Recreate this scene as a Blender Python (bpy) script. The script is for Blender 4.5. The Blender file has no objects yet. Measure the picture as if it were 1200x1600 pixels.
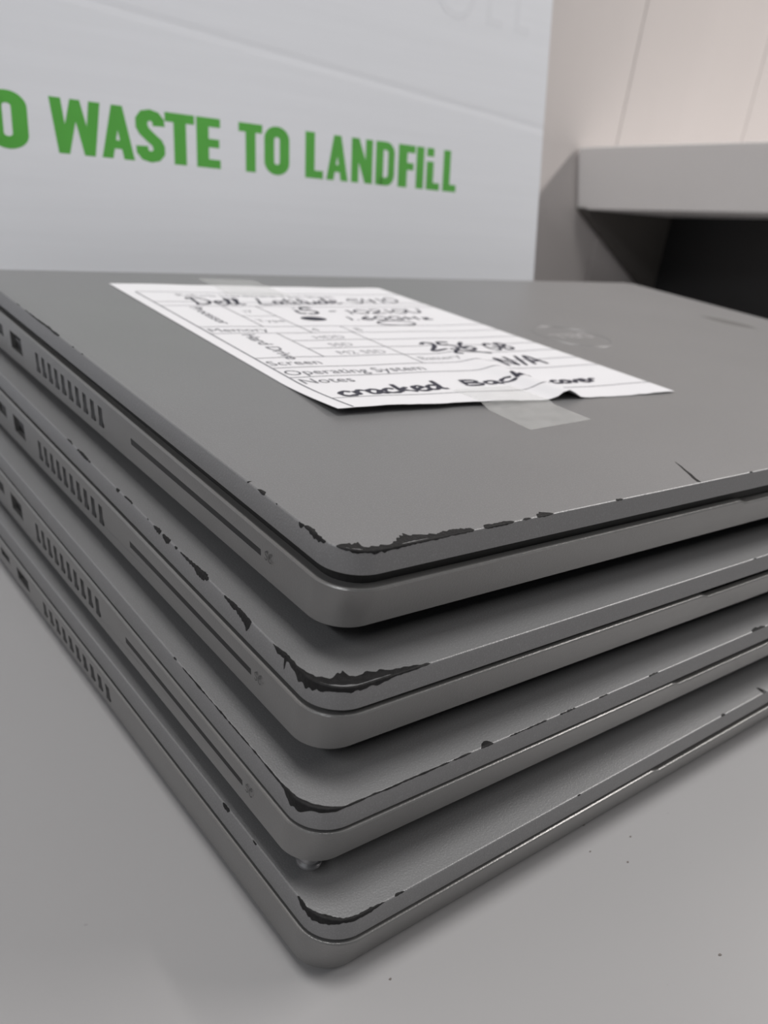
import bpy, bmesh, math, random
from mathutils import Vector, Matrix

# ------------------------------------------------------------------ camera, world, lights, exposure
S = 0.001                      # everything below is laid out in millimetres
TZ = 71.0                      # height of the top lid's surface above the table (mm)
scene = bpy.context.scene
col = scene.collection

F_PX, PX, PY = 1355.39, 621.98, 830.64
CAM = Vector((-65.817, -88.296, 55.583 + TZ)) * S
ROT = ((0.79263514, -0.5953094, 0.13166721),
       (-0.15550986, -0.40621257, -0.90044879),
       (0.58953051, 0.6932518, -0.41455484))
cam_d = bpy.data.cameras.new('camera')
cam = bpy.data.objects.new('camera', cam_d); col.objects.link(cam)
rx, dn, fw = (Vector(r) for r in ROT)
m3 = Matrix((rx, -dn, -fw)).transposed()
cam.matrix_world = Matrix.Translation(CAM) @ m3.to_4x4()
cam_d.sensor_fit = 'HORIZONTAL'; cam_d.sensor_width = 36.0
cam_d.lens = F_PX / 1200 * 36
cam_d.shift_x = -(PX - 600) / 1200
cam_d.shift_y = (PY - 800) / 1200
cam_d.clip_start = 0.01; cam_d.clip_end = 30
cam_d.dof.use_dof = True
cam_d.dof.focus_distance = 0.150
cam_d.dof.aperture_fstop = cam_d.lens / 1.25
scene.camera = cam

world = bpy.data.worlds.new('room_light'); scene.world = world
world.use_nodes = True
bg = world.node_tree.nodes['Background']
bg.inputs[0].default_value = (0.93, 0.96, 1.0, 1); bg.inputs[1].default_value = 0.07

def tube(name, loc, sx, sy, power, colour):
    # fluorescent ceiling fitting running front to back, shining straight down
    d = bpy.data.lights.new(name, 'AREA'); d.shape = 'RECTANGLE'; d.size = sx; d.size_y = sy
    d.energy = power; d.color = colour
    o = bpy.data.objects.new(name, d); col.objects.link(o); o.location = loc
    return o
tube('ceiling_tube_right', (1.55, -0.45, 1.22), 0.16, 1.2, 32, (1.0, 0.96, 0.925))
tube('ceiling_tube_left', (-1.35, -0.45, 1.20), 0.16, 1.2, 14, (0.96, 0.98, 1.0))
tube('ceiling_tube_middle', (-0.10, 0.0, 1.55), 0.30, 0.55, 11, (1.0, 0.99, 0.97))

vs = scene.view_settings
vs.view_transform = 'Standard'; vs.look = 'None'; vs.gamma = 1; vs.use_curve_mapping = False
vs.exposure = 0.0

# ------------------------------------------------------------------ materials
def mat(name, rgb, rough=0.5, metal=0.0, spec=0.5, var=0.0, vscale=40, vstretch=(1, 1, 1), bump=0.0, bscale=800,
        bstretch=(1, 1, 1), speck=None, coat=0.0, alpha=1.0):
    m = bpy.data.materials.new(name); m.use_nodes = True
    nt = m.node_tree; N = nt.nodes; L = nt.links
    b = N['Principled BSDF']
    b.inputs['Base Color'].default_value = (*rgb, 1)
    b.inputs['Roughness'].default_value = rough; b.inputs['Metallic'].default_value = metal
    b.inputs['Specular IOR Level'].default_value = spec
    b.inputs['Coat Weight'].default_value = coat
    if alpha < 1: b.inputs['Alpha'].default_value = alpha
    tc = N.new('ShaderNodeTexCoord')
    src = None
    if var > 0:
        mp = N.new('ShaderNodeMapping'); mp.inputs['Scale'].default_value = vstretch
        L.new(tc.outputs['Object'], mp.inputs[0])
        nz = N.new('ShaderNodeTexNoise'); nz.inputs['Scale'].default_value = vscale; nz.inputs['Detail'].default_value = 5
        L.new(mp.outputs[0], nz.inputs['Vector'])
        rp = N.new('ShaderNodeValToRGB')
        rp.color_ramp.elements[0].position = 0.3; rp.color_ramp.elements[1].position = 0.7
        rp.color_ramp.elements[0].color = (*[c * (1 - var) for c in rgb], 1)
        rp.color_ramp.elements[1].color = (*[min(1, c * (1 + var)) for c in rgb], 1)
        L.new(nz.outputs['Fac'], rp.inputs[0]); src = rp.outputs[0]
    if speck:
        amount, sscale, scol = speck
        n2 = N.new('ShaderNodeTexNoise'); n2.inputs['Scale'].default_value = sscale; n2.inputs['Detail'].default_value = 2
        L.new(tc.outputs['Object'], n2.inputs['Vector'])
        r2 = N.new('ShaderNodeValToRGB'); r2.color_ramp.elements[0].position = 1 - amount; r2.color_ramp.elements[1].position = min(1, 1 - amount + 0.02)
        L.new(n2.outputs['Fac'], r2.inputs[0])
        mx = N.new('ShaderNodeMixRGB'); L.new(r2.outputs[0], mx.inputs[0])
        if src: L.new(src, mx.inputs[1])
        else: mx.inputs[1].default_value = (*rgb, 1)
        mx.inputs[2].default_value = (*scol, 1); src = mx.outputs[0]
    if src: L.new(src, b.inputs['Base Color'])
    if bump > 0:
        mp = N.new('ShaderNodeMapping'); mp.inputs['Scale'].default_value = bstretch
        L.new(tc.outputs['Object'], mp.inputs[0])
        n3 = N.new('ShaderNodeTexNoise'); n3.inputs['Scale'].default_value = bscale; n3.inputs['Detail'].default_value = 3
        L.new(mp.outputs[0], n3.inputs['Vector'])
        bp = N.new('ShaderNodeBump'); bp.inputs['Strength'].default_value = bump; bp.inputs['Distance'].default_value = 0.0002
        L.new(n3.outputs['Fac'], bp.inputs['Height']); L.new(bp.outputs[0], b.inputs['Normal'])
    return m

M = {
 'lid': mat('grey_lid_paint', (0.25, 0.249, 0.253), 0.42, 0.42, 0.5, var=0.035, vscale=18, bump=0.3, bscale=2600, speck=(0.42, 3800, (0.285, 0.285, 0.29))),
 'base': mat('grey_base_paint', (0.24, 0.236, 0.233), 0.31, 0.5, 0.5, var=0.03, vscale=30, bump=0.2, bscale=2600),
 'gasket': mat('black_rubber', (0.012, 0.012, 0.012), 0.6),
 'cover': mat('dark_bottom_cover', (0.03, 0.03, 0.033), 0.5),
 'foot': mat('rubber_foot', (0.05, 0.05, 0.055), 0.35, coat=0.3),
 'chip': mat('bare_dark_plastic', (0.012, 0.0115, 0.012), 0.6, spec=0.25, var=0.3, vscale=900, bump=0.6, bscale=1800),
 'port': mat('port_black', (0.006, 0.006, 0.007), 0.5),
 'steel': mat('port_steel', (0.32, 0.32, 0.33), 0.35, 0.9),
 'icon': mat('icon_print', (0.08, 0.08, 0.08), 0.6),
 'emblem': mat('emblem_metal', (0.25, 0.25, 0.255), 0.38, 0.45),
 'emblem_letter': mat('emblem_bright', (0.58, 0.58, 0.59), 0.32, 0.4),
 'paper': mat('white_paper', (0.77, 0.762, 0.785), 0.85, spec=0.2, var=0.01, vscale=60),
 'print': mat('printed_black', (0.13, 0.13, 0.15), 0.8),
 'faint': mat('printed_grey', (0.34, 0.34, 0.36), 0.8),
 'ink': mat('marker_ink', (0.022, 0.021, 0.04), 0.6),
 'tape': mat('clear_tape', (0.86, 0.865, 0.85), 0.3, alpha=0.17, var=0.1, vscale=250, bump=0.4, bscale=300),
 'table': mat('grey_laminate', (0.355, 0.348, 0.352), 0.42, spec=0.45, var=0.02, vscale=9, speck=(0.24, 260, (0.31, 0.303, 0.305)), bump=0.05, bscale=900),
 'board': mat('white_corrugated', (0.865, 0.88, 0.925), 0.6, spec=0.3, var=0.012, vscale=14, vstretch=(1, 1, 22), bump=0.08, bscale=60, bstretch=(0.4, 1, 14)),
 'green': mat('green_print', (0.10, 0.44, 0.06), 0.6, var=0.06, vscale=60),
 'ghost': mat('faded_print', (0.825, 0.84, 0.885), 0.6),
 'wall': mat('cream_panel', (0.615, 0.575, 0.562), 0.55, var=0.02, vscale=6, vstretch=(3, 1, .4), bump=0.05, bscale=200),
 'gap': mat('wall_joint', (0.48, 0.445, 0.43), 0.8),
 'shelf': mat('grey_shelf', (0.86, 0.835, 0.825), 0.5, var=0.02, vscale=12),
 'black': mat('black_panel', (0.014, 0.014, 0.015), 0.5),
 'dark': mat('shelf_shadow', (0.10, 0.092, 0.085), 0.7),  # wall shadow below the shelf, put into a colour
 'leg': mat('grey_steel_leg', (0.25, 0.25, 0.25), 0.4, 0.4),
 'floor': mat('grey_carpet', (0.16, 0.16, 0.17), 0.95, var=0.15, vscale=300),
 'patch': mat('lid_patch', (0.15, 0.15, 0.145), 0.5, 0.3),
 'fleck': mat('dark_fleck', (0.16, 0.14, 0.13), 0.7),
}

# ------------------------------------------------------------------ helpers
def obj(name, verts, faces, m, parent=None, smooth=False, z0=TZ):
    me = bpy.data.meshes.new(name)
    me.from_pydata([(v[0] * S, v[1] * S, (v[2] + z0) * S) for v in verts], [], faces)
    me.update(); me.materials.append(M[m])
    bm = bmesh.new(); bm.from_mesh(me); bmesh.ops.recalc_face_normals(bm, faces=bm.faces); bm.to_mesh(me); bm.free()
    if smooth:
        me.polygons.foreach_set('use_smooth', [True] * len(me.polygons))
        try: me.set_sharp_from_angle(angle=math.radians(40))
        except Exception: pass
    o = bpy.data.objects.new(name, me); col.objects.link(o)
    if parent: o.parent = parent
    return o

def sheet(name, verts, faces, m, parent=None, z0=0.0):
    """open surface: keep the given winding"""
    me = bpy.data.meshes.new(name)
    me.from_pydata([(v[0] * S, v[1] * S, (v[2] + z0) * S) for v in verts], [], faces)
    me.update(); me.materials.append(M[m])
    o = bpy.data.objects.new(name, me); col.objects.link(o)
    if parent: o.parent = parent
    return o

def tag(o, label=None, cat=None, group=None, kind=None):
    if label: o['label'] = label
    if cat: o['category'] = cat
    if group: o['group'] = group
    if kind: o['kind'] = kind
    return o

def empty(name, loc=(0, 0, 0), rz=0):
    o = bpy.data.objects.new(name, None); col.objects.link(o)
    o.location = Vector(loc) * S; o.rotation_euler = (0, 0, rz); o.empty_display_size = 0.02
    return o

def boxv(x0, y0, z0, x1, y1, z1):
    v = [(x0, y0, z0), (x1, y0, z0), (x1, y1, z0), (x0, y1, z0), (x0, y0, z1), (x1, y0, z1), (x1, y1, z1), (x0, y1, z1)]
    f = [(0, 3, 2, 1), (4, 5, 6, 7), (0, 1, 5, 4), (1, 2, 6, 5), (2, 3, 7, 6), (3, 0, 4, 7)]
    return v, f

def bevel_box(name, x0, y0, z0, x1, y1, z1, m, parent=None, b=1.0, zz=0.0, seg=2):
    v, f = boxv(x0, y0, z0, x1, y1, z1)
    o = obj(name, v, f, m, parent, z0=zz)
    bm = bmesh.new(); bm.from_mesh(o.data)
    bmesh.ops.bevel(bm, geom=bm.edges[:], offset=b * S, segments=seg, affect='EDGES', profile=0.5)
    bm.to_mesh(o.data); bm.free()
    return o

def rrect(x0, y0, x1, y1, r, front_x=(), n=9):
    """rounded rectangle, counter-clockwise, starting on the left side; front_x: extra points on the front side"""
    P = []
    def arc(cx, cy, a0):
        for i in range(n + 1):
            a = math.radians(a0 + 90 * i / n); P.append((cx + r * math.cos(a), cy + r * math.sin(a)))
    arc(x0 + r, y0 + r, 180)
    for x in front_x: P.append((x, y0))
    arc(x1 - r, y0 + r, 270); arc(x1 - r, y1 - r, 0); arc(x0 + r, y1 - r, 90)
    return P

def loft(rings):
    n = len(rings[0]); v = [p for r in rings for p in r]; f = []
    for k in range(len(rings) - 1):
        for i in range(n):
            j = (i + 1) % n; f.append((k * n + i, k * n + j, (k + 1) * n + j, (k + 1) * n + i))
    f.append(tuple(range(n))); f.append(tuple((len(rings) - 1) * n + i for i in range(n)))
    return v, f

# ------------------------------------------------------------------ setting: floor, wall, table
fl = obj('floor', *boxv(-2500, -2500, -760, 3500, 700, -750), 'floor', z0=0); tag(fl, kind='structure')
YW = 450.0
wl = obj('wall_back', *boxv(-1800, YW + 2, -750, 2800, YW + 60, 1900), 'gap', z0=0); tag(wl, kind='structure')
PANEL_W = 178.0; X0 = 564.0
k0 = int(math.floor((-1800 - X0) / PANEL_W)); x = X0 + k0 * PANEL_W
i = 0
pm = None
while x < 2700:
    if pm is None:
        pnl = bevel_box('panel', .5, 0, -750, PANEL_W - .5, 9, 1900, 'wall', wl, b=.9, seg=2); pm = pnl
    else:
        pnl = pm.copy(); col.objects.link(pnl)
    pnl.location = (x * S, (YW - 7) * S, 0); x += PANEL_W

tb = empty('table'); tag(tb, 'pale grey laminate table top under the laptop stack', 'table')
bevel_box('table_top', -900, -700, -28, 1500, YW - 9, 0, 'table', tb, b=1.5)
for lx, ly in ((-860, -660), (1430, -660), (-860, 370), (1430, 370)):
    bevel_box('leg', lx, ly, -750, lx + 45, ly + 45, -28, 'leg', tb, b=2)

# ------------------------------------------------------------------ white printed box behind the laptops
LEAN = math.tan(math.radians(8.5))
def box_y(z): return 250 + (z - (40 + TZ)) * LEAN         # front face leans back a little
bx = empty('printed_box', (150, 330, 0)); tag(bx, 'tall white corrugated box with green lettering behind the laptops', 'box')
BX0, BX1, BZ1 = -190.0, 290.0, 215.0
zc = 72.7 + TZ                                                 # height of the score line on the face
zs = [0.4, 60, zc + 5 - 2.5, zc + 5, zc + 5 + 2.5, 195, BZ1]
def edge_x(z): return 285.8 - 0.0253 * z
vv = []; ff = []
for q, z in enumerate(zs):
    rec = 0.10 if q == 3 else 0.0
    sl = 0.071 if q in (2, 3, 4) else 0                       # the score line falls slightly to the right
    for xx in (BX0, 0.0, 150.0, edge_x(z)):
        zz = z + (150 - xx) * sl * (1 if q in (2, 3, 4) else 0) - (2 if sl else 0)
        vv.append((xx, box_y(zz) + rec, zz))
n = 4
for q in range(len(zs) - 1):
    for c in range(n - 1): ff.append((q * n + c, q * n + c + 1, (q + 1) * n + c + 1, (q + 1) * n + c))
b0 = len(vv)
YB = 340.0
for z in (0.4, BZ1):
    vv.append((BX0, YB, z)); vv.append((edge_x(z), YB, z))
last = (len(zs) - 1) * n
left = [q * n for q in range(len(zs))]; right = [q * n + n - 1 for q in range(len(zs))]
ff.append(tuple(left) + (b0 + 2, b0)); ff.append(tuple(right) + (b0 + 3, b0 + 1))
ff.append((b0, b0 + 1, b0 + 3, b0 + 2))
ff.append((0, 1, 2, 3, b0 + 1, b0)); ff.append((last, last + 1, last + 2, last + 3, b0 + 3, b0 + 2))
body = obj('box_body', vv, ff, 'board', z0=0)
body.parent = bx; body.matrix_parent_inverse = Matrix.Translation(-bx.location)

# block lettering: every glyph is a set of closed polygons in a unit-high cell
def thick(path, w, closed=False):
    """polygon strip around a polyline (mitred)"""
    n = len(path); Lf = []; Rt = []
    for i in range(n):
        if closed: a, b, c = path[i - 1], path[i], path[(i + 1) % n]
        else: a, b, c = path[max(i - 1, 0)], path[i], path[min(i + 1, n - 1)]
        d1 = Vector((b[0] - a[0], b[1] - a[1])); d2 = Vector((c[0] - b[0], c[1] - b[1]))
        if d1.length < 1e-9: d1 = d2
        if d2.length < 1e-9: d2 = d1
        d1.normalize(); d2.normalize(); t = d1 + d2
        if t.length < 1e-6: t = d1
        t.normalize(); nn = Vector((-t.y, t.x)); k = 1 / max(0.45, nn.dot(Vector((-d1.y, d1.x))))
        Lf.append((b[0] + nn.x * w / 2 * k, b[1] + nn.y * w / 2 * k)); Rt.append((b[0] - nn.x * w / 2 * k, b[1] - nn.y * w / 2 * k))
    quads = []
    for i in range(n if closed else n - 1):
        j = (i + 1) % n; quads.append((Lf[i], Lf[j], Rt[j], Rt[i]))
    return quads
def stadium(x0, y0, x1, y1, r, n=7):
    P = []
    for cx, cy, a0 in ((x1 - r, y1 - r, 0), (x0 + r, y1 - r, 90), (x0 + r, y0 + r, 180), (x1 - r, y0 + r, 270)):
        for i in range(n + 1):
            a = math.radians(a0 + 90 * i / n); P.append((cx + r * math.cos(a), cy + r * math.sin(a)))
    return P
SW = 0.22
def R(x0, y0, x1, y1): return ((x0, y0), (x1, y0), (x1, y1), (x0, y1))
def glyph(c):
    h = SW / 2
    if c == 'O': return 0.56, thick(stadium(h, h - .01, .56 - h, 1.01 - h, .165), SW, True)
    if c == 'D':
        p = [(h, h * .8), (.30, h * .8)]
        p += [(.30 + .145 * math.sin(math.radians(a)), .26 - .17 * math.cos(math.radians(a))) for a in range(15, 91, 15)]
        p += [(.30 + .145 * math.cos(math.radians(a)), .74 + .17 * math.sin(math.radians(a))) for a in range(0, 91, 15)]
        p += [(h, 1 - h * .8)]
        return 0.55, thick(p, SW * .85) + [R(0, 0, SW, 1)]
    if c == 'L': return 0.42, [R(0, 0, SW, 1), R(SW, 0, .42, .175)]
    if c == 'l': return 0.42, [R(0, 0, SW, .68), R(0.0, .80, SW, 1), R(SW, 0, .42, .175)]
    if c == 'I': return SW, [R(0, 0, SW, 1)]
    if c == 'T': return 0.52, [R(.15, 0, .15 + SW, 1), R(0, .82, .52, 1)]
    if c == 'E': return 0.43, [R(0, 0, SW, 1), R(SW, 0, .43, .175), R(SW, .415, .41, .585), R(SW, .825, .43, 1)]
    if c == 'F': return 0.41, [R(0, 0, SW, 1), R(SW, .415, .38, .585), R(SW, .825, .41, 1)]
    if c == 'A':
        return 0.60, [((0, 0), (.2, 0), (.385, 1), (.20, 1)), ((.40, 0), (.60, 0), (.40, 1), (.215, 1)), R(.15, .19, .45, .35)]
    if c == 'W':
        return 0.88, [((.12, 0), (.31, 0), (.20, 1), (0, 1)), ((.13, 0), (.31, 0), (.525, 1), (.355, 1)),
                      ((.57, 0), (.75, 0), (.525, 1), (.355, 1)), ((.57, 0), (.76, 0), (.88, 1), (.68, 1))]
    if c == 'N': return 0.56, [R(0, 0, .19, 1), R(.37, 0, .56, 1), ((.36, 0), (.56, 0), (.2, 1), (0, 1))]
    if c == 'S':
        p = [(.10, .30), (.105, .20), (.16, .125), (.25, .10), (.34, .125), (.395, .20), (.395, .30), (.36, .38), (.26, .47),
             (.15, .58), (.105, .67), (.105, .79), (.16, .875), (.25, .90), (.34, .875), (.395, .80), (.40, .70)]
        return 0.50, thick(p, SW * .95)
def place_letter(c, x, cap, m='green', zb=33.3 + TZ, name='printed_letter', sx=1.0, quads=None):
    w, q = (0, quads) if quads else glyph(c)
    v = []; f = []
    dx_, dz_ = 1.0, math.cos(math.atan(LEAN))
    for pi_, poly in enumerate(q):
        b = len(v); k = len(poly)
        for off in (0.01, 0.02 + .012 * (pi_ % 5)):
            for (px_, pz_) in poly:
                z = zb + pz_ * cap * dz_ ; v.append((x + px_ * cap * sx, box_y(z) - off, z))
        f.append(tuple(b + i for i in range(k))); f.append(tuple(b + k + i for i in reversed(range(k))))
        for i in range(k): f.append((b + i, b + (i + 1) % k, b + k + (i + 1) % k, b + k + i))
    o = obj(name, v, f, m, z0=0)
    o.parent = bx; o.matrix_parent_inverse = Matrix.Translation(-bx.location)
    return w * cap * sx
CAPH = 17.9
TEXT = [('E', -1.0, 10.4), ('O', 17.3, 13.4), ('W', 38.1, 17.8), ('A', 55.9, 12.2), ('S', 68.8, 11.2), ('T', 80.2, 11.9), ('E', 92.9, 10.0),
        ('T', 110.9, 10.6), ('O', 122.4, 11.7), ('L', 141.8, 8.9), ('A', 152.3, 11.2), ('N', 165.2, 11.3), ('D', 178.2, 10.7),
        ('F', 190.8, 9.6), ('I', 201.2, 4.5), ('l', 207.3, 8.1), ('L', 217.4, 8.3)]
for c, x, w in TEXT: place_letter(c, x, CAPH, sx=w / (glyph(c)[0] * CAPH))
# faded grey print near the top right corner of the face
gz = 105.4 + TZ
arc = [(0.45 * math.cos(math.radians(a)), 0.45 + 0.45 * math.sin(math.radians(a))) for a in range(180, 361, 15)]
place_letter('', 220, 22, 'ghost', zb=gz + .8, name='faded_print', quads=thick([(-.45, 1.3)] + arc + [(0.45, 1.3)], .15))
place_letter('', 238, 22, 'ghost', zb=gz, name='faded_print', quads=[R(0, 0, .17, 1.6), R(.17, 0, .5, .16)])
place_letter('', 256, 22, 'ghost', zb=gz, name='faded_print', quads=[R(0, 0, .17, 1.6), R(.17, 0, .48, .16)])

# ------------------------------------------------------------------ grey sloping shelf against the wall
sh = empty('shelf', (640, 380, 0)); tag(sh, 'grey shelf board on black supports against the cream panelled wall', 'shelf')
A0 = Vector((515.5, 441, 64.0 + TZ)); B0 = Vector((529.5, 441, 16.9 + TZ))
run = Vector((30.0, -151.0, 20.5)) * 1.9
A2 = A0 + run; B2 = B0 + run
DX = Vector((430, 0, 0))
sv = [A0, B0, B0 + DX, A0 + DX, A2, B2, B2 + DX, A2 + DX]
so = obj('shelf_board', [tuple(v) for v in sv], [(0, 1, 2, 3), (4, 5, 6, 7), (0, 1, 5, 4), (1, 2, 6, 5), (2, 3, 7, 6), (3, 0, 4, 7)], 'shelf', z0=0)
bm = bmesh.new(); bm.from_mesh(so.data); bmesh.ops.bevel(bm, geom=bm.edges[:], offset=.9 * S, segments=2, affect='EDGES', profile=.5); bm.to_mesh(so.data); bm.free()
so.parent = sh; so.matrix_parent_inverse = Matrix.Translation(-sh.location)
def zb(y): return B0.z + (B2.z - B0.z) * (B0.y - y) / (B0.y - B2.y)
for name, (x0, x1, y0, y1) in (('support_panel', (648, 666, 170, 438)), ('support_panel', (940, 958, 170, 438))):
    v = [(x0, y0, .3), (x1, y0, .3), (x1, y1, .3), (x0, y1, .3), (x0, y0, zb(y0) + 1), (x1, y0, zb(y0) + 1), (x1, y1, zb(y1) + 1), (x0, y1, zb(y1) + 1)]
    o = obj(name, v, boxv(0, 0, 0, 1, 1, 1)[1], 'black', z0=0)
    o.parent = sh; o.matrix_parent_inverse = Matrix.Translation(-sh.location)

# added dark board shaped as the slanted shadow the shelf casts on the wall
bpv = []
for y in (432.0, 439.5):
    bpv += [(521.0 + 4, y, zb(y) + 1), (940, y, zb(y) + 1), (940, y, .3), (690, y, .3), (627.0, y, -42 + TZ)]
o = obj('shadow_panel', bpv, [(0, 1, 2, 3, 4), (5, 6, 7, 8, 9)] + [(i, (i + 1) % 5, 5 + (i + 1) % 5, 5 + i) for i in range(5)], 'dark', z0=0)
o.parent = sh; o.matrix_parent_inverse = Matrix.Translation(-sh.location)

# ------------------------------------------------------------------ laptops
W, D, DB = 323.0, 210.4, 216.0
RC = 6.5; IN = 0.6
CHIPS = {0:[[[-1.99,0.75,0.1],[-0.61,1.86,0.31],[1.47,2.36,0.52],[2.68,1.45,0.52],[5.36,1.05,0.53],[7.86,0.88,0.42],[9.61,1.98,0.32],[11.11,3.1,0.32],[13.36,2.19,0.32],[16.61,1.1,0.33],[18.61,1.67,0.22],[20.86,1.31,0.22],[23.61,0.76,0.22]],[[25.86,0.97,0.23],[28.11,0.78,0.34],[31.61,0.59,0.23],[32.61,0.2,0.12]],[[34.61,0.4,0.12],[36.61,0.2,0.12]],[[38.11,0.61,0.12],[39.86,1.23,0.24],[42.11,0.2,0.12]],[[-11.36,0.1,1.08],[-10.61,0.12,0.86],[-9.86,0.36,0.54]],[[-9.86,0.48,0.21],[-8.36,0.72,0.32],[-7.11,0.48,0.64],[-6.11,0.24,0.95]],[[-6.86,0.24,0.64],[-5.36,0.35,0.74],[-3.89,0.15,0.42]],[[-28.11,0.13,0.12],[-27.86,0.66,0.12],[-27.61,0.53,0.0]],[[-24.61,0.52,0.0],[-23.11,0.78,0.23],[-22.11,0.26,0.23]],[[-18.61,0.25,0.0],[-18.11,0.13,0.0]],[[-152.61,0.21,0.0],[-143.36,0.31,0.17],[-137.86,0.41,0.16],[-133.86,0.81,0.16],[-130.36,0.4,0.16],[-127.86,0.59,0.32],[-124.86,0.49,0.16]],[[-115.11,0.38,0.15],[-113.86,0.19,0.0]],[[-108.86,0.37,0.15],[-107.61,0.18,0.0]],[[58.86,0.44,0.12],[60.11,0.44,0.25],[60.86,0.1,0.13]],[[103.11,0.25,0.14],[104.36,0.5,0.14]],[[-160.36,0.22,0.0],[-157.36,0.21,0.0]]],
1:[[[-111.86,0.42,0.0],[-109.61,0.55,0.0],[-107.86,0.14,0.16]],[[-104.86,0.27,0.16],[-102.11,0.54,0.31],[-99.36,0.4,0.46],[-95.86,0.13,0.15]],[[-80.61,0.25,0.73],[-78.86,0.24,0.29]],[[-76.36,0.24,0.15],[-73.61,0.48,0.14],[-71.86,0.24,0.14]],[[-64.36,0.23,0.0],[-63.61,0.12,0.14]],[[-61.11,0.11,0.42],[-59.11,0.46,0.69],[-57.61,0.23,0.55]],[[-56.86,0.22,0.41],[-54.86,0.45,1.22],[-53.36,0.33,0.41]],[[-51.36,0.22,0.4],[-50.11,0.22,0.4]],[[-48.86,0.11,0.27],[-45.61,0.21,0.4],[-42.61,0.42,0.52],[-41.11,0.52,1.17],[-38.86,0.73,1.04],[-37.11,0.1,0.26]],[[-31.11,0.1,0.38],[-28.36,0.3,0.63],[-26.36,0.39,0.87],[-24.11,0.29,1.11],[-22.61,0.19,2.09],[-21.36,0.1,1.1]],[[-14.36,0.18,0.24],[-12.61,0.18,0.71],[-10.86,0.55,0.71],[-9.11,0.45,0.59],[-7.11,0.36,1.4],[-5.11,0.63,1.85],[-2.51,1.37,1.61],[-0.43,2.55,1.14],[0.95,3.3,0.69],[2.86,3.55,0.69],[4.93,2.81,0.81],[6.86,2.63,0.93],[9.36,1.95,0.58],[11.86,1.4,0.35],[14.86,0.85,0.36],[16.61,0.43,0.24],[18.36,0.29,0.12]],[[-10.61,0.1,1.65],[-10.11,0.1,3.06],[-9.86,0.1,1.41]],[[112.36,0.4,0.0],[113.61,0.2,0.15]]],
2:[[[-47.11,0.27,0.29],[-45.86,0.18,0.14]],[[-43.36,0.1,0.14],[-39.36,0.1,0.14],[-35.86,0.17,0.28],[-33.86,0.1,0.14],[-27.86,0.1,0.14],[-25.11,0.1,0.13],[-21.61,0.1,0.13],[-16.61,0.1,0.13],[-12.61,0.1,0.26],[-9.61,0.15,0.39],[-7.11,0.22,0.51],[-5.36,0.3,1.27],[-4.07,0.64,2.02],[-2.51,0.79,1.77],[-1.3,0.75,1.01],[0.09,0.8,0.75],[1.64,0.68,0.76],[3.2,0.39,0.5],[4.93,0.23,0.25],[7.36,0.23,0.25],[9.86,0.23,0.13],[12.86,0.12,0.26],[16.86,0.12,0.13],[19.36,0.24,0.26],[22.11,0.12,0.13],[26.36,0.12,0.13],[30.86,0.25,0.14]],[[33.11,0.25,0.14],[34.11,1.03,0.14],[35.36,1.17,0.14],[36.11,0.13,0.14]],[[40.11,0.13,0.14],[44.86,0.13,0.14],[49.86,0.14,0.14]],[[53.36,0.14,0.14],[57.86,0.28,0.14]],[[64.61,0.14,0.15],[67.36,0.29,0.15]],[[80.61,0.3,0.15],[83.86,0.31,0.0]],[[120.11,0.69,0.0],[122.61,1.04,0.0],[125.86,0.53,0.0]]],
3:[[[-7.11,0.35,0.0],[-6.11,0.27,0.7],[-4.76,0.22,1.26],[-3.03,0.39,1.39],[-1.3,0.68,1.11],[0.61,0.61,0.83],[2.51,0.48,0.69],[4.41,0.53,0.7],[6.36,0.4,0.56],[7.86,0.4,0.42],[8.86,0.2,0.14],[10.11,0.1,0.0]],[[12.11,0.41,0.14],[13.11,0.41,0.14],[14.11,0.1,0.14]],[[-31.61,0.15,0.45],[-30.36,0.23,0.74],[-29.11,0.15,0.59]],[[-21.11,0.1,0.14],[-19.86,0.15,0.43]],[[58.11,0.24,0.16],[59.11,0.12,0.16]],[[109.86,0.44,0.17],[111.61,0.58,0.17]],[[128.61,1.23,0.0],[129.36,2.82,0.0],[130.36,0.93,0.0]]]}
LAP = [ # dx, dy, yaw, z of lid top, lid-base gap, opening slope, base height, wedge slope, space below, detail scale, notch x
 dict(d=(0, 0, 0), z=0.0, gap=2.2, op=.0030, hb=8.20, wd=-.0218, g=5.34, ks=1.01, notch=104,
      label='topmost laptop of the stack, wearing a taped paper form, chipped front corner'),
 dict(d=(-3.956, -4.919, .0041), z=-19.78, gap=.81, op=0, hb=8.28, wd=-.0218, g=5.34, ks=.94, notch=96,
      label='second laptop from the top, long black paint chip around its front corner'),
 dict(d=(-6.998, -9.343, .0145), z=-38.33, gap=.5, op=0, hb=8.20, wd=-.0218, g=5.34, ks=.90, notch=92,
      label='third laptop from the top, thin black worn line along its lid edge'),
 dict(d=(-6.241, -15.352, .0335), z=-56.45, gap=.70, op=0, hb=8.64, wd=0.0, g=1.10, ks=.877, notch=86,
      label='bottom laptop of the stack, lying directly on the pale grey table'),
]
TL = 4.1

def corner_pt(u, inset):
    """point on the lid rim: u = arc length from the middle of the near corner (left side negative)"""
    a = math.pi / 2 * RC / 2; c = IN + RC; r = RC - inset
    if u < -a: return (IN + inset, c + (-u - a))
    if u > a: return (c + (u - a), IN + inset)
    th = math.pi + (u + a) / (2 * a) * math.pi / 2
    return (c + r * math.cos(th), c + r * math.sin(th))

# lid profile measured from the rim line: (inset relative to IN, height below the lid top), from the flat top outwards
def lid_profile_point(u, s):
    """s>0: distance inwards on the flat top, s<0: distance down the side"""
    if s >= 0: return (*corner_pt(u, s), 0.0)
    d = -s
    return (*corner_pt(u, -0.3 * min(1, d / TL) - 0.0), -d)

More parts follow.
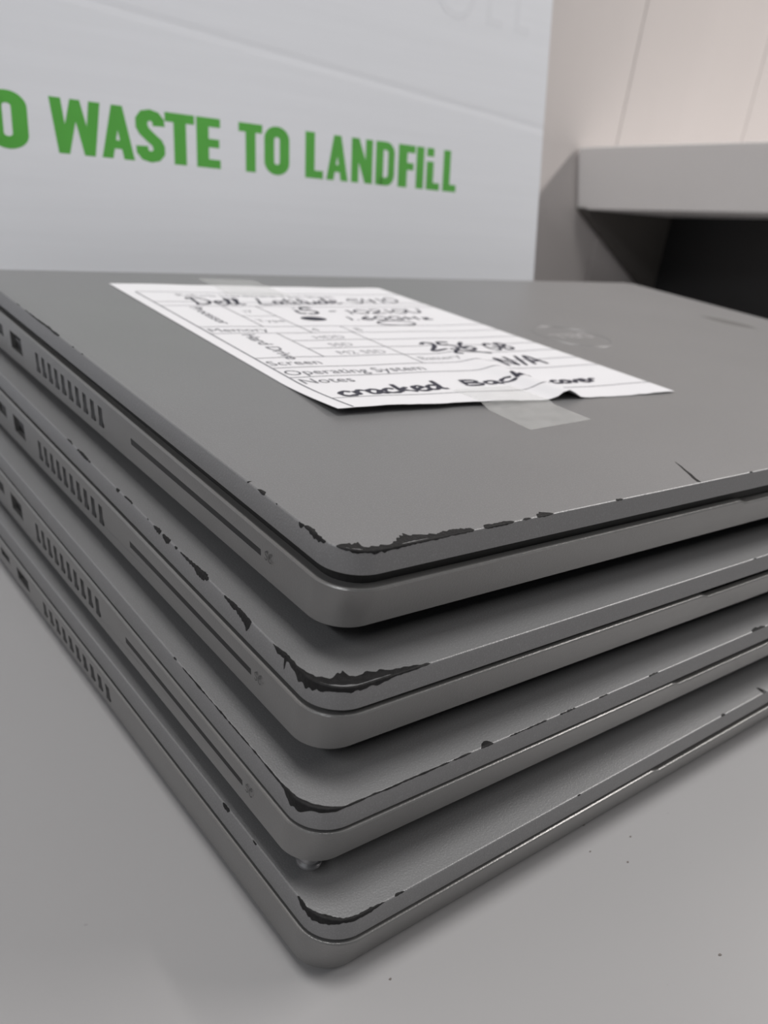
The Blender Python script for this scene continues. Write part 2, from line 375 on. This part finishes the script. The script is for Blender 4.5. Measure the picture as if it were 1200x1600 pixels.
def make_chip(k, st, parent, rng):
    """st: list of (u, inward mm, downward mm)"""
    us = []; n = 0
    u0, u1 = st[0][0], st[-1][0]
    stp = 0.22 if u1 - u0 < 30 else 0.35
    cnt = max(5, int((u1 - u0) / stp)); cnt = min(cnt, 260)
    rows = []
    na = [rng.uniform(-1, 1) for _ in range(cnt + 4)]; nb = [rng.uniform(-1, 1) for _ in range(cnt + 4)]
    def sm(a, i): return (a[i] + 1.6 * a[i + 1] + a[i + 2]) / 2.4
    for i in range(cnt + 1):
        u = u0 + (u1 - u0) * i / cnt
        j = 0
        while j < len(st) - 2 and st[j + 1][0] < u: j += 1
        a, b = st[j], st[j + 1]; t = (u - a[0]) / max(1e-6, b[0] - a[0]); t = min(1, max(0, t))
        up = a[1] + (b[1] - a[1]) * t; dn_ = a[2] + (b[2] - a[2]) * t
        end = min(1.0, min(i, cnt - i) / 1.5)
        up = (up * (1 + .20 * sm(na, i)) + .09 * sm(nb, i)) * (0.25 + .75 * end); dn_ = (dn_ * (1 + .26 * sm(nb, i)) + .07 * sm(na, i)) * (0.2 + .8 * end)
        up = max(.03, up); dn_ = max(.03, min(dn_, TL - .4))
        rows.append((u, up, dn_))
    fr = [1.0, .5, .12, 0.0]
    v = []; f = []
    for (u, up, dn_) in rows:
        prof = [up, max(up * .5, min(up, .32)), min(up, .14), 0.0, -min(dn_, .14), -dn_ * .6 if dn_ > .3 else -min(dn_, .2), -dn_]
        for s in prof:
            x, y, z = rim(u, s); v.append((x, y, z))
    m = 7
    for i in range(len(rows) - 1):
        for j in range(m - 1): f.append((i * m + j, i * m + j + 1, (i + 1) * m + j + 1, (i + 1) * m + j))
    return v, f

# rounded edge of the lid: quarter-round of radius ER between flat top and side
ER = 0.35
def rim(u, s, lift=0.03):
    """position on the lid surface, lifted a hair off it"""
    if s > ER: return (*corner_pt(u, s), lift)
    if s < -ER:
        d = -s; return (*corner_pt(u, -0.3 * (d - ER) / TL - lift), -d)
    t = (s + ER) / (2 * ER)             # 0 side .. 1 top
    a = t * math.pi / 2
    x, z = ER - (ER + lift) * math.cos(a), -ER + (ER + lift) * math.sin(a)
    return (*corner_pt(u, x), z)

def apply_boolean(o, cutter):
    md = o.modifiers.new('cut', 'BOOLEAN'); md.object = cutter; md.operation = 'DIFFERENCE'; md.solver = 'EXACT'
    dg = bpy.context.evaluated_depsgraph_get(); dg.update()
    me = bpy.data.meshes.new_from_object(o.evaluated_get(dg))
    o.modifiers.remove(md); old = o.data; o.data = me; bpy.data.meshes.remove(old)
    cm = cutter.data; bpy.data.objects.remove(cutter); bpy.data.meshes.remove(cm)

def text_mesh(body, size, bold=0.0, align='LEFT'):
    cu = bpy.data.curves.new('t', 'FONT'); cu.body = body; cu.size = size; cu.align_x = align; cu.offset = bold
    cu.resolution_u = 3
    o = bpy.data.objects.new('t', cu); col.objects.link(o)
    dg = bpy.context.evaluated_depsgraph_get(); dg.update()
    me = bpy.data.meshes.new_from_object(o.evaluated_get(dg))
    v = [tuple(p.co) for p in me.vertices]; f = [tuple(p.vertices) for p in me.polygons]
    bpy.data.objects.remove(o); bpy.data.curves.remove(cu); bpy.data.meshes.remove(me)
    return v, f

def make_laptop(k, P):
    rng = random.Random(11 + k)
    dx, dy, th = P['d']
    L = empty('laptop', (dx, dy, P['z'] + TZ), th)
    tag(L, P['label'], 'laptop', 'laptops in the stack')
    gap, op, hb, wd, g, ks, nx = P['gap'], P['op'], P['hb'], P['wd'], P['g'], P['ks'], P['notch']
    # ---- lid
    rings = []
    for ins, z in ((1.4, -TL), (0.0 - .2, -TL + .1), (-.3, -TL + .35), (-.3 * (1 - ER / TL) * 0.0, -ER)):
        rings.append([(x, y, z) for x, y in rrect(IN + ins, IN + ins, W - IN - ins, D - ins, RC - ins, n=12)])
    for i in range(1, 6):
        a = i / 5 * math.pi / 2; ins = ER - ER * math.cos(a); z = -ER + ER * math.sin(a)
        rings.append([(x, y, z) for x, y in rrect(IN + ins, IN + ins, W - IN - ins, D - ins, RC - ins, n=12)])
    v, f = loft(rings)
    lid = obj('lid', v, f, 'lid', L, smooth=True, z0=0)
    # ---- dark strip between lid and base
    z1 = -TL; z2 = -TL - gap
    def bz(z, y): return z + op * y
    rg = [[(x, y, z1 + .05) for x, y in rrect(1.9, 1.9, W - 1.9, D - 1, 6, n=8)],
          [(x, y, bz(z2 - .25, y)) for x, y in rrect(1.9, 1.9, W - 1.9, D - 1, 6, n=8)]]
    gk = obj('rubber_gasket', *loft(rg), 'gasket', L, z0=0)
    hn = 12
    hv = []; hf = []
    for x_ in (40, W - 40):
        for a in range(hn):
            t = 2 * math.pi * a / hn; hv.append((x_, DB - 5.5 + 3.0 * math.cos(t), bz(z2, D) + 1.5 + 3.0 * math.sin(t)))
    for a in range(hn): hf.append((a, (a + 1) % hn, hn + (a + 1) % hn, hn + a))
    hf.append(tuple(range(hn))); hf.append(tuple(hn + a for a in range(hn)))
    obj('hinge', hv, hf, 'gasket', L, smooth=True, z0=0)
    # ---- base shell
    fx = [nx, nx + 1, nx + 2, nx + 3, W - nx - 3, W - nx - 2, W - nx - 1, W - nx]
    iL, iF = 1.0, 2.48
    RB = 7.6
    prof = [(1.6, 1.6, 0.0), (.42, .42, 0.0), (.16, .16, -.10), (0, 0, -.36), (iL * .5, iF * .5, -hb * .52), (iL, iF, -hb + .3), (iL + .35, iF + .4, -hb)]
    rings = []
    for q, (il, jf, z) in enumerate(prof):
        ring = []
        t = -z / hb
        for x, y in rrect(il, jf, W - il, DB - il, RB - min(il, jf), fx, n=12):
            dip = 0.0
            if y < jf + .01 and nx < x < W - nx:
                e = min(1.0, min(x - nx, W - nx - x) / 3.0); e = e * e * (3 - 2 * e); dip = -.75 * e * max(0, 1 - t * 1.6)
            ring.append((x, y, bz(z2, y) + z + dip + wd * y * t))
        rings.append(ring)
    v, f = loft(rings)
    base = obj('base', v, f, 'base', L, z0=0)
    # ---- ports cut into the left side
    def side(y, d):      # z at distance d below the base top, following its slope
        t = d / hb; return bz(z2, y) - d + wd * y * t
    def hh(y): return hb - wd * y         # local height of the side
    cut = bmesh.new()
    parts = []
    def cutter(y0, y1, f0, f1, depth, back, name, mname='port', rnd=0.0):
        a, b = min(y0, y1) * ks, max(y0, y1) * ks
        za0 = bz(z2, a) - f0 * hh(a); za1 = bz(z2, a) - f1 * hh(a); zb0 = bz(z2, b) - f0 * hh(b); zb1 = bz(z2, b) - f1 * hh(b)
        v = [(-2, a, za1), (-2, b, zb1), (-2, b, zb0), (-2, a, za0)]
        v = v + [(depth, p[1], p[2]) for p in v]
        vs_ = [cut.verts.new([c * S for c in p]) for p in v]
        for q in ((0, 1, 2, 3), (7, 6, 5, 4), (0, 4, 5, 1), (1, 5, 6, 2), (2, 6, 7, 3), (3, 7, 4, 0)): cut.faces.new([vs_[i] for i in q])
        parts.append((name, a, b, (za0, za1, zb0, zb1), back, depth, mname))
    for i in range(10):
        y = 144.3 - i * 5.1
        cutter(y, y - 2.5, .27, .72, 3.2, .55, 'vent_slot')
    cutter(167.5, 157.0, .26, .68, 6, 1.9, 'usb_port')
    cutter(183.5, 175.0, .30, .58, 5, 1.0, 'small_port')
    if k < 3: cutter(79.3, 23.4, .385, .53, 4, .5, 'card_slot')
    cm = bpy.data.meshes.new('cut'); bmesh.ops.recalc_face_normals(cut, faces=cut.faces); cut.to_mesh(cm); cut.free()
    co = bpy.data.objects.new('cut', cm); col.objects.link(co); co.parent = L
    bpy.context.view_layer.update()
    apply_boolean(base, co)
    if not base.data.materials: base.data.materials.append(M['base'])
    base.data.polygons.foreach_set('use_smooth', [True] * len(base.data.polygons))
    try: base.data.set_sharp_from_angle(angle=math.radians(18))
    except Exception: pass
    for name, a, b, (za0, za1, zb0, zb1), back, depth, mname in parts:
        e = .02
        pv = [(back, a + e, za1 + e), (back, b - e, zb1 + e), (back, b - e, zb0 - e), (back, a + e, za0 - e)]
        pv += [(depth - .05, p[1], p[2]) for p in pv]
        pf = [(0, 1, 2, 3), (7, 6, 5, 4), (0, 4, 5, 1), (1, 5, 6, 2), (2, 6, 7, 3), (3, 7, 4, 0)]
        o = obj(name, pv, pf, mname, base, z0=0)
        if name == 'usb_port':
            zc_ = (za0 + za1) / 2
            vt, ft = boxv(1.3, a + 1.2, zc_ - .2, 2.0, b - 1.2, zc_ + .9)
            obj('usb_tongue', vt, ft, 'cover', base, z0=0)
    # little printed card symbol
    yy = 21.6 * ks
    zc_ = bz(z2, yy) - .40 * hh(yy)
    xs_ = iL * .25 * .9 - .04
    vv_, ff_ = [], []
    sc_ = [(.7, .5), (.35, .75), (0, .5), (.1, .15), (.6, -.1), (.7, -.5), (.35, -.75), (0, -.5)]
    cc_ = [(1.9, .5), (1.6, .75), (1.2, .6), (1.05, 0), (1.2, -.6), (1.6, -.75), (1.9, -.5)]
    for path in (sc_, cc_):
        for qd in thick(path, .22):
            b_ = len(vv_); vv_ += [(.16, yy - p[0] * 1.1, zc_ + p[1] * 1.0) for p in qd]; ff_.append((b_, b_ + 1, b_ + 2, b_ + 3))
    if k < 3: sheet('card_symbol', vv_, ff_, 'icon', base)
    # ---- bottom cover and feet
    hc = min(2.6, g - .35)
    rg = []
    for e, t in ((2.2, 0.0), (2.6, .35), (5.0, 1.0)):
        rg.append([(x, y, bz(z2, y) - hb + wd * y + .12 - t * (hc * (1 - y / DB) + .30 * y / DB)) for x, y in rrect(e, e + 1.4, W - e, DB - e, RB, n=8)])
    obj('bottom_cover', *loft(rg), 'cover', L, smooth=True, z0=0)
    for fx_, fy_ in ((13, 14.5), (W - 13, 14.5), (13, DB - 16), (W - 13, DB - 16)):
        ztop = bz(z2, fy_) - hb + wd * fy_ + .3
        zbot = z2 - hb - g + .02
        v = []; f = []; n_ = 18
        for rr, zz in ((4.2, ztop), (4.6, zbot + .9), (4.3, zbot + .3), (3.5, zbot), (1.8, zbot)):
            zz = min(zz, ztop)
            for a in range(n_):
                t = 2 * math.pi * a / n_; v.append((fx_ + rr * math.cos(t), fy_ + rr * math.sin(t), zz))
        for q in range(4):
            for a in range(n_): f.append((q * n_ + a, q * n_ + (a + 1) % n_, (q + 1) * n_ + (a + 1) % n_, (q + 1) * n_ + a))
        f.append(tuple(range(n_))); f.append(tuple(4 * n_ + a for a in range(n_)))
        obj('foot', v, f, 'foot', L, smooth=True, z0=0)
    if k == 2:                      # round screw head showing below the near corner
        v = []; f = []; n_ = 20; zt = z2 - hb
        for rr, zz in ((1.7, zt + .5), (1.7, zt - 2.2), (2.15, zt - 2.5), (2.15, zt - 3.0), (1.9, zt - 3.35), (1.2, zt - 3.35)):
            for a in range(n_):
                t = 2 * math.pi * a / n_; v.append((5.3 + rr * math.cos(t), 6.6 + rr * math.sin(t), zz))
        for q in range(5):
            for a in range(n_): f.append((q * n_ + a, q * n_ + (a + 1) % n_, (q + 1) * n_ + (a + 1) % n_, (q + 1) * n_ + a))
        f.append(tuple(range(n_))); f.append(tuple(5 * n_ + a for a in range(n_)))
        obj('screw_head', v, f, 'steel', L, smooth=True, z0=0)
    # ---- worn paint
    for st in CHIPS[k]:
        v, f = make_chip(k, st, lid, rng)
        sheet('paint_chip', v, f, 'chip', lid)
    return L, lid

lids = []
for k, P in enumerate(LAP): lids.append(make_laptop(k, P))
top, lid0 = lids[0]

# ---- emblem on the top lid (children of the lid; lid coordinates are table coordinates minus TZ)
EC = (169.5, 111.5); ER_ = 14.5
v = []; f = []
n = 48
for rr, z in ((ER_, 0.0), (ER_ - .1, .10), (ER_ - 1.0, .12), (ER_ - 1.1, 0.02)):
    for a in range(n):
        t = 2 * math.pi * a / n; v.append((EC[0] + rr * math.cos(t), EC[1] + rr * math.sin(t), z))
for q in range(3):
    for a in range(n): f.append((q * n + a, q * n + (a + 1) % n, (q + 1) * n + (a + 1) % n, (q + 1) * n + a))
em = sheet('emblem_ring', v, f, 'emblem', lid0)
tv, tf = text_mesh('DELL', 8.5, bold=.02, align='CENTER')
ev = [(EC[0] - x, EC[1] - (y - 2.9), .06) for x, y, z in tv]
sheet('emblem_letters', ev, tf, 'emblem_letter', lid0)
# scratch and a long dark patch on the top lid
def ribbon(path, ws, z=.03):
    v = []; f = []
    for i, (p, w) in enumerate(zip(path, ws)):
        a = path[max(0, i - 1)]; b = path[min(len(path) - 1, i + 1)]
        d = Vector((b[0] - a[0], b[1] - a[1])).normalized(); nn = (-d.y * w / 2, d.x * w / 2)
        v.append((p[0] + nn[0], p[1] + nn[1], z)); v.append((p[0] - nn[0], p[1] - nn[1], z))
    for i in range(len(path) - 1): f.append((2 * i, 2 * i + 1, 2 * i + 3, 2 * i + 2))
    return v, f
sheet('scratch', *ribbon([(92.5, 10.9), (91.4, 8.6), (90.2, 6.6), (89.3, 4.8), (88.0, 2.8), (87.2, 1.0)], [.15, .45, .55, .75, .8, .9]), 'chip', lid0)
sheet('dark_patch', *ribbon([(281.5, 137), (283.5, 131), (285.5, 124), (287, 118), (288.5, 113)], [1.0, 9.0, 11.0, 9.0, 1.2]), 'patch', lid0)

# ------------------------------------------------------------------ paper form taped to the top lid
PQ = [Vector(q) for q in ((35.6, 56.1), (144.9, 50.1), (140.1, 186.1), (36.3, 190.0))]
PWd, PH = 106.0, 135.0
def ridge(x, y):
    """height of the paper above the lid: a wrinkle near the tape and a lifted lower left corner"""
    u0 = 66.0 + y * .02
    r = 2.3 * math.exp(-((x - u0) / (4.2 if x < u0 else 3.0)) ** 2) * max(0, 1 - y / 62.0) ** 1.2
    r += 1.5 * math.exp(-((x - 2) / 24.0) ** 2) * max(0, 1 - y / 24.0) ** 1.5
    r += .8 * math.exp(-((x - 36) / 22.0) ** 2) * max(0, 1 - y / 20.0) ** 1.5
    r += .25 * math.exp(-((x - 106) / 14.0) ** 2)
    r += .12 * math.sin(x * .11) ** 2
    return r
def pp(x, y, lift=0.0):
    u, v = x / PWd, y / PH
    p = PQ[0] * (1 - u) * (1 - v) + PQ[1] * u * (1 - v) + PQ[2] * u * v + PQ[3] * (1 - u) * v
    return (p.x, p.y, .12 + ridge(x, y) + lift)
pr = empty('paper_form', (90, 120, TZ)); tag(pr, 'white paper form with handwriting taped on the topmost laptop lid', 'paper')
def under(o):
    o.parent = pr; o.matrix_parent_inverse = Matrix.Translation(-pr.location); return o
nx_, ny_ = 53, 68
v = []; f = []
rngp = random.Random(4)
jit = [rngp.uniform(-.25, .25) for _ in range(nx_ + 1)]
for lev in (0.05, -0.05):
    for j in range(ny_ + 1):
        for i in range(nx_ + 1):
            y = PH * j / ny_ + (jit[i] if j == 0 else 0)
            v.append(pp(PWd * i / nx_, y, lev))
N1 = (nx_ + 1) * (ny_ + 1)
for j in range(ny_):
    for i in range(nx_):
        a = j * (nx_ + 1) + i; q = (a, a + 1, a + nx_ + 2, a + nx_ + 1)
        f.append(q); f.append(tuple(N1 + t for t in reversed(q)))
bd = [i for i in range(nx_ + 1)] + [j * (nx_ + 1) + nx_ for j in range(1, ny_ + 1)] + [ny_ * (nx_ + 1) + i for i in range(nx_ - 1, -1, -1)] + [j * (nx_ + 1) for j in range(ny_ - 1, 0, -1)]
for i in range(len(bd)):
    a, b = bd[i], bd[(i + 1) % len(bd)]; f.append((a, b, N1 + b, N1 + a))
po = obj('sheet', v, f, 'paper', smooth=True); under(po)

def rule(x0, y0, x1, y1, w, V, Fc):
    n = max(2, int(math.hypot(x1 - x0, y1 - y0) / 1.2))
    path = [(x0 + (x1 - x0) * i / n, y0 + (y1 - y0) * i / n) for i in range(n + 1)]
    stroke(path, [w] * (n + 1), V, Fc)
def stroke(path, ws, V, Fc, lift=.09):
    b = len(V)
    for i, (p, w) in enumerate(zip(path, ws)):
        a = path[max(0, i - 1)]; c = path[min(len(path) - 1, i + 1)]
        d = Vector((c[0] - a[0], c[1] - a[1]))
        d = d.normalized() if d.length > 1e-9 else Vector((1, 0))
        V.append(pp(p[0] - d.y * w / 2, p[1] + d.x * w / 2, lift)); V.append(pp(p[0] + d.y * w / 2, p[1] - d.x * w / 2, lift))
    for i in range(len(path) - 1): Fc.append((b + 2 * i, b + 2 * i + 1, b + 2 * i + 3, b + 2 * i + 2))
V = []; Fc = []
XR = 105.8
lw = .38
for y in (122.8, 108.6, 103.2, 77.0, 69.4, 44.5, 35.5, 27.3, 8.7): rule(3.9, y, XR, y, lw, V, Fc)
rule(3.9, 0.3, 3.9, 122.8, .5, V, Fc)
for x, y0, y1 in ((23.5, 77, 103.2), (35.0, 69.4, 103.2), (49.0, 69.4, 77), (23.5, 44.5, 69.4), (48.5, 35.5, 69.4)): rule(x, y0, x, y1, lw, V, Fc)
rule(23.5, 90, 35, 90, lw * .8, V, Fc)
for y in (61.0, 52.8): rule(23.5, y, XR, y, lw, V, Fc)
under(sheet('table_lines', V, Fc, 'print', z0=TZ))
V = []; Fc = []
def words(body, x, y, size, rot=False, bold=.0, Vv=None, Ff=None):
    tv, tf = text_mesh(body, size, bold)
    b = len(Vv)
    for (a, c, _) in tv:
        Vv.append(pp(x + c, y - a, .1) if rot else pp(x + a, y + c, .1))
    for q in tf: Ff.append(tuple(b + i for i in q))
words('Screen', 4.6, 37.6, 5.4, Vv=V, Ff=Fc); words('Operating System', 4.6, 29.2, 5.6, Vv=V, Ff=Fc); words('Notes', 4.8, 22.0, 5.6, Vv=V, Ff=Fc)
words('Memory', 4.8, 71.2, 5.2, Vv=V, Ff=Fc)
words('Hard Drive', 12.0, 68.2, 5.6, rot=True, bold=.04, Vv=V, Ff=Fc); words('Processor', 12.0, 101.5, 5.2, rot=True, bold=.04, Vv=V, Ff=Fc)
under(sheet('printed_text', V, Fc, 'print', z0=TZ))
V = []; Fc = []
words('HDD', 32.0, 62.5, 4.6, Vv=V, Ff=Fc); words('SSD', 32.0, 54.4, 4.6, Vv=V, Ff=Fc); words('M2 SSD', 29.5, 46.2, 4.8, Vv=V, Ff=Fc)
words('4', 36.5, 71.0, 5, Vv=V, Ff=Fc); words('8', 51.5, 71.2, 5, Vv=V, Ff=Fc)
words('Battery', 50.4, 38.6, 4.6, Vv=V, Ff=Fc); words('i7', 27.0, 94.5, 4.6, Vv=V, Ff=Fc); words('Type', 25.0, 82.5, 4.6, Vv=V, Ff=Fc)
words('Refurb Hardware Test Sheet', 15.0, 116.5, 5.0, Vv=V, Ff=Fc)
under(sheet('faint_text', V, Fc, 'faint', z0=TZ))

# handwriting, letter by letter, in a unit-high cell: (advance, strokes)
HW = {
 'D': (.95, [[(.05, 1.0), (.22, .95), (.25, .5), (.22, .05), (.12, 0)], [(.0, .85), (.3, 1.02), (.65, .9), (.82, .55), (.7, .18), (.4, .0), (.15, .05)]]),
 'e': (.5, [[(.0, .25), (.25, .35), (.38, .5), (.3, .62), (.12, .55), (.05, .3), (.15, .05), (.35, .03), (.5, .15)]]),
 'l': (.34, [[(.0, .12), (.2, .6), (.27, .95), (.16, 1.0), (.1, .6), (.14, .08), (.34, .1)]]),
 'L': (.75, [[(.28, 1.05), (.2, .6), (.05, .05), (.3, .0), (.75, .08)]]),
 'a': (.55, [[(.4, .5), (.2, .58), (.04, .35), (.1, .06), (.28, .1), (.42, .5), (.4, .12), (.55, .08)]]),
 't': (.4, [[(.22, .95), (.16, .4), (.2, .05), (.4, .1)], [(.0, .62), (.42, .68)]]),
 'i': (.28, [[(.08, .55), (.06, .2), (.14, .03), (.28, .1)], [(.1, .8), (.14, .86)]]),
 'u': (.55, [[(.04, .55), (.02, .2), (.14, .03), (.32, .15), (.4, .55), (.4, .12), (.55, .08)]]),
 'd': (.6, [[(.38, .5), (.18, .55), (.03, .3), (.12, .04), (.3, .12), (.44, .5), (.5, 1.05), (.45, .4), (.46, .08), (.6, .08)]]),
 '5': (.62, [[(.55, 1.0), (.15, .98), (.08, .58), (.35, .62), (.5, .38), (.38, .08), (.05, .02)]]),
 '4': (.62, [[(.15, 1.0), (.05, .45), (.5, .48)], [(.42, .95), (.36, .0)]]),
 '1': (.3, [[(.1, .95), (.16, .5), (.14, .0)]]),
 '0': (.62, [[(.3, 1.0), (.08, .75), (.05, .3), (.25, .0), (.48, .2), (.52, .7), (.3, 1.0)]]),
 '2': (.6, [[(.05, .8), (.25, 1.0), (.45, .8), (.3, .4), (.02, .02), (.55, .06)]]),
 '6': (.6, [[(.45, 1.0), (.15, .6), (.05, .2), (.25, .0), (.48, .18), (.4, .42), (.1, .3)]]),
 'U': (.65, [[(.05, 1.0), (.05, .3), (.22, .0), (.45, .2), (.52, 1.0)]]),
 'G': (.8, [[(.65, .85), (.4, 1.0), (.1, .7), (.08, .25), (.35, .0), (.62, .2), (.64, .48), (.4, .46)]]),
 'B': (.7, [[(.1, 1.0), (.08, .0)], [(.05, .98), (.45, .95), (.48, .65), (.12, .52), (.55, .4), (.52, .1), (.08, .02)]]),
 'H': (.7, [[(.08, 1), (.06, 0)], [(.52, 1), (.5, 0)], [(.06, .5), (.52, .52)]]),
 'z': (.5, [[(.04, .5), (.38, .52), (.06, .05), (.45, .05)]]),
 '-': (.6, [[(.08, .45), (.5, .48)]]), '.': (.3, [[(.08, .05), (.14, .08)]]), ' ': (.55, []),
 'n': (.55, [[(.04, .55), (.06, .05), (.1, .42), (.28, .56), (.4, .4), (.4, .06), (.55, .08)]]),
 'c': (.45, [[(.38, .48), (.2, .58), (.03, .32), (.1, .06), (.3, .04), (.45, .14)]]),
 'r': (.42, [[(.04, .5), (.1, .05), (.12, .42), (.26, .58), (.42, .5)]]),
 'k': (.55, [[(.12, 1.0), (.06, .05)], [(.42, .6), (.1, .3), (.3, .22), (.55, .04)]]),
 'o': (.5, [[(.22, .56), (.05, .35), (.12, .05), (.34, .06), (.42, .38), (.22, .56), (.5, .5)]]),
 'v': (.48, [[(.02, .55), (.16, .04), (.38, .55), (.48, .5)]]),
 'A': (.75, [[(.02, .0), (.35, 1.0), (.6, .0)], [(.12, .35), (.6, .38)]]), '/': (.5, [[(.05, -.05), (.45, 1.05)]]), 'N': (.75, [[(.05, 0), (.1, .9), (.5, .05), (.6, 1.0)]]),
}
def smooth_path(p, per=5):
    if len(p) < 3: 
        return [(p[0][0] + (p[-1][0] - p[0][0]) * i / per, p[0][1] + (p[-1][1] - p[0][1]) * i / per) for i in range(per + 1)]
    out = []
    for i in range(len(p) - 1):
        p0, p1, p2, p3 = p[max(i - 1, 0)], p[i], p[i + 1], p[min(i + 2, len(p) - 1)]
        for s in range(per):
            t = s / per
            out.append(tuple(.5 * (2 * p1[c] + (p2[c] - p0[c]) * t + (2 * p0[c] - 5 * p1[c] + 4 * p2[c] - p3[c]) * t * t + (3 * p1[c] - p0[c] - 3 * p2[c] + p3[c]) * t ** 3) for c in (0, 1)))
    out.append(p[-1]); return out
hr = random.Random(8)
def hand(body, x, y, w, h, pen, dy_=0.0):
    V = []; Fc = []
    adv = sum(HW[c][0] for c in body); sx = w / adv; cx = 0.0
    for c in body:
        a, sts = HW[c]
        for st in sts:
            pth = smooth_path([(x + (cx + p[0] + .12 * p[1]) * sx, y + p[1] * h + dy_ * (cx / adv)) for p in st])
            stroke(pth, [pen * (.75 + .45 * abs(math.sin(i * .5 + hr.random()))) for i in range(len(pth))], V, Fc, lift=.13)
        cx += a
    under(sheet('handwriting', V, Fc, 'ink', z0=TZ))
hand('Dell', 15, 105.0, 18, 9.0, .95); hand('Latitude', 38, 105.5, 33, 8.5, .85, 2.5); hand('5410', 75, 108.5, 23, 7.0, .75, 2.5)
hand('i5', 44.5, 92.5, 9, 9, 1.1); hand('-', 57, 94, 4, 6, .8); hand('10210U', 63, 93.0, 33, 5.5, .8, 2.0)
hand('1.60GHz', 57.5, 84.5, 34, 4.8, .75, 0.5)
hand('256', 60.5, 47.0, 18, 9.0, 1.2); hand('GB', 82.5, 46.5, 10, 7.5, 1.0)
hand('N/A', 73.5, 30.0, 17, 9.0, 1.1, 1.0)
hand('cracked', 7.5, 9.6, 31, 7.4, 1.2, 3.0); hand('Back', 45.0, 14.0, 24, 5.0, 1.05, 2.5); hand('cover', 73.5, 12.4, 17, 4.8, 1.1)
V = []; Fc = []
stroke(smooth_path([(67, 41.5), (65.5, 43), (69, 46), (74, 45.5), (79, 43)]), [1.1] * 21, V, Fc, .13)
under(sheet('handwriting', V, Fc, 'ink', z0=TZ))
V = []; Fc = []
ov = [(72.5 + 7.0 * math.cos(a * math.pi / 12), 80.2 + 3.0 * math.sin(a * math.pi / 12)) for a in range(25)]
stroke(ov, [.8] * 25, V, Fc, .13)
under(sheet('drawn_oval', V, Fc, 'ink', z0=TZ))
V = [pp(45.7, 86.2, .14)]; Fc = []
for a in range(24): V.append(pp(45.7 + 4.4 * math.cos(a * math.pi / 12), 86.2 + 2.6 * math.sin(a * math.pi / 12), .14))
for a in range(24): Fc.append((0, 1 + a, 1 + (a + 1) % 24))
under(sheet('ink_blot', V, Fc, 'ink', z0=TZ))

# clear tape: one strip at the lower edge, one at the upper edge
def tape(name, label, quad, nsub=14):
    v = []; f = []
    for lev in (0.0, .06):
        for j in range(nsub + 1):
            for i in range(nsub + 1):
                u, t = i / nsub, j / nsub
                p = Vector(quad[0]) * (1 - u) * (1 - t) + Vector(quad[1]) * u * (1 - t) + Vector(quad[2]) * u * t + Vector(quad[3]) * (1 - u) * t
                e = ((p - PQ[0]).dot(Vector((PQ[1] - PQ[0])).normalized()), 0)
                # inside the paper it lies on top of the sheet
                ex = (PQ[1] - PQ[0]).normalized(); ey = Vector((-ex.y, ex.x)); d = p - PQ[0]
                lx, ly = d.dot(ex) * PWd / (PQ[1] - PQ[0]).length, d.dot(ey)
                inside = -0.6 < ly < PH + .6
                v.append((p.x, p.y, (ridge(lx, max(0, min(PH, ly))) + .30 if inside else .04 + (ridge(lx, 0) if ly < 0 else 0) * max(0, 1 + ly / 2.5)) + lev))
    n1 = (nsub + 1) ** 2
    for j in range(nsub):
        for i in range(nsub):
            a = j * (nsub + 1) + i; q = (a, a + 1, a + nsub + 2, a + nsub + 1); f.append(tuple(n1 + t for t in q)); f.append(tuple(reversed(q)))
    o = obj(name, v, f, 'tape'); tag(o, label, 'tape', 'tape on the paper form'); return o
tape('tape', 'clear tape strip holding the near edge of the paper form', [(74.2, 36.6), (96.6, 38.4), (95.6, 66), (75, 65)])
tape('tape', 'clear tape strip holding the far edge of the paper form', [(70, 172), (92, 171), (93, 200), (72, 201)])

# ------------------------------------------------------------------ tiny flecks of dirt stuck to the table top
ttop = [o for o in tb.children if o.name.startswith('table_top')][0]
for i, (x, y, r) in enumerate(((61.2, -45.2, .28), (70.1, -17.2, .22), (63.8, -21.6, .22), (63.6, -9.8, .25), (59.0, -15.7, .2), (6.4, -18.0, .2))):
    v = []; rr_ = random.Random(i)
    for lev in (-.02, .08):
        for a in range(7):
            t = 2 * math.pi * a / 7; q = r * rr_.uniform(.6, 1.2); v.append((x + q * math.cos(t) * 1.4, y + q * math.sin(t), lev))
    f = [tuple(range(7)), tuple(7 + a for a in range(7))] + [(a, (a + 1) % 7, 7 + (a + 1) % 7, 7 + a) for a in range(7)]
    obj('dirt_fleck', v, f, 'fleck', ttop, z0=0)
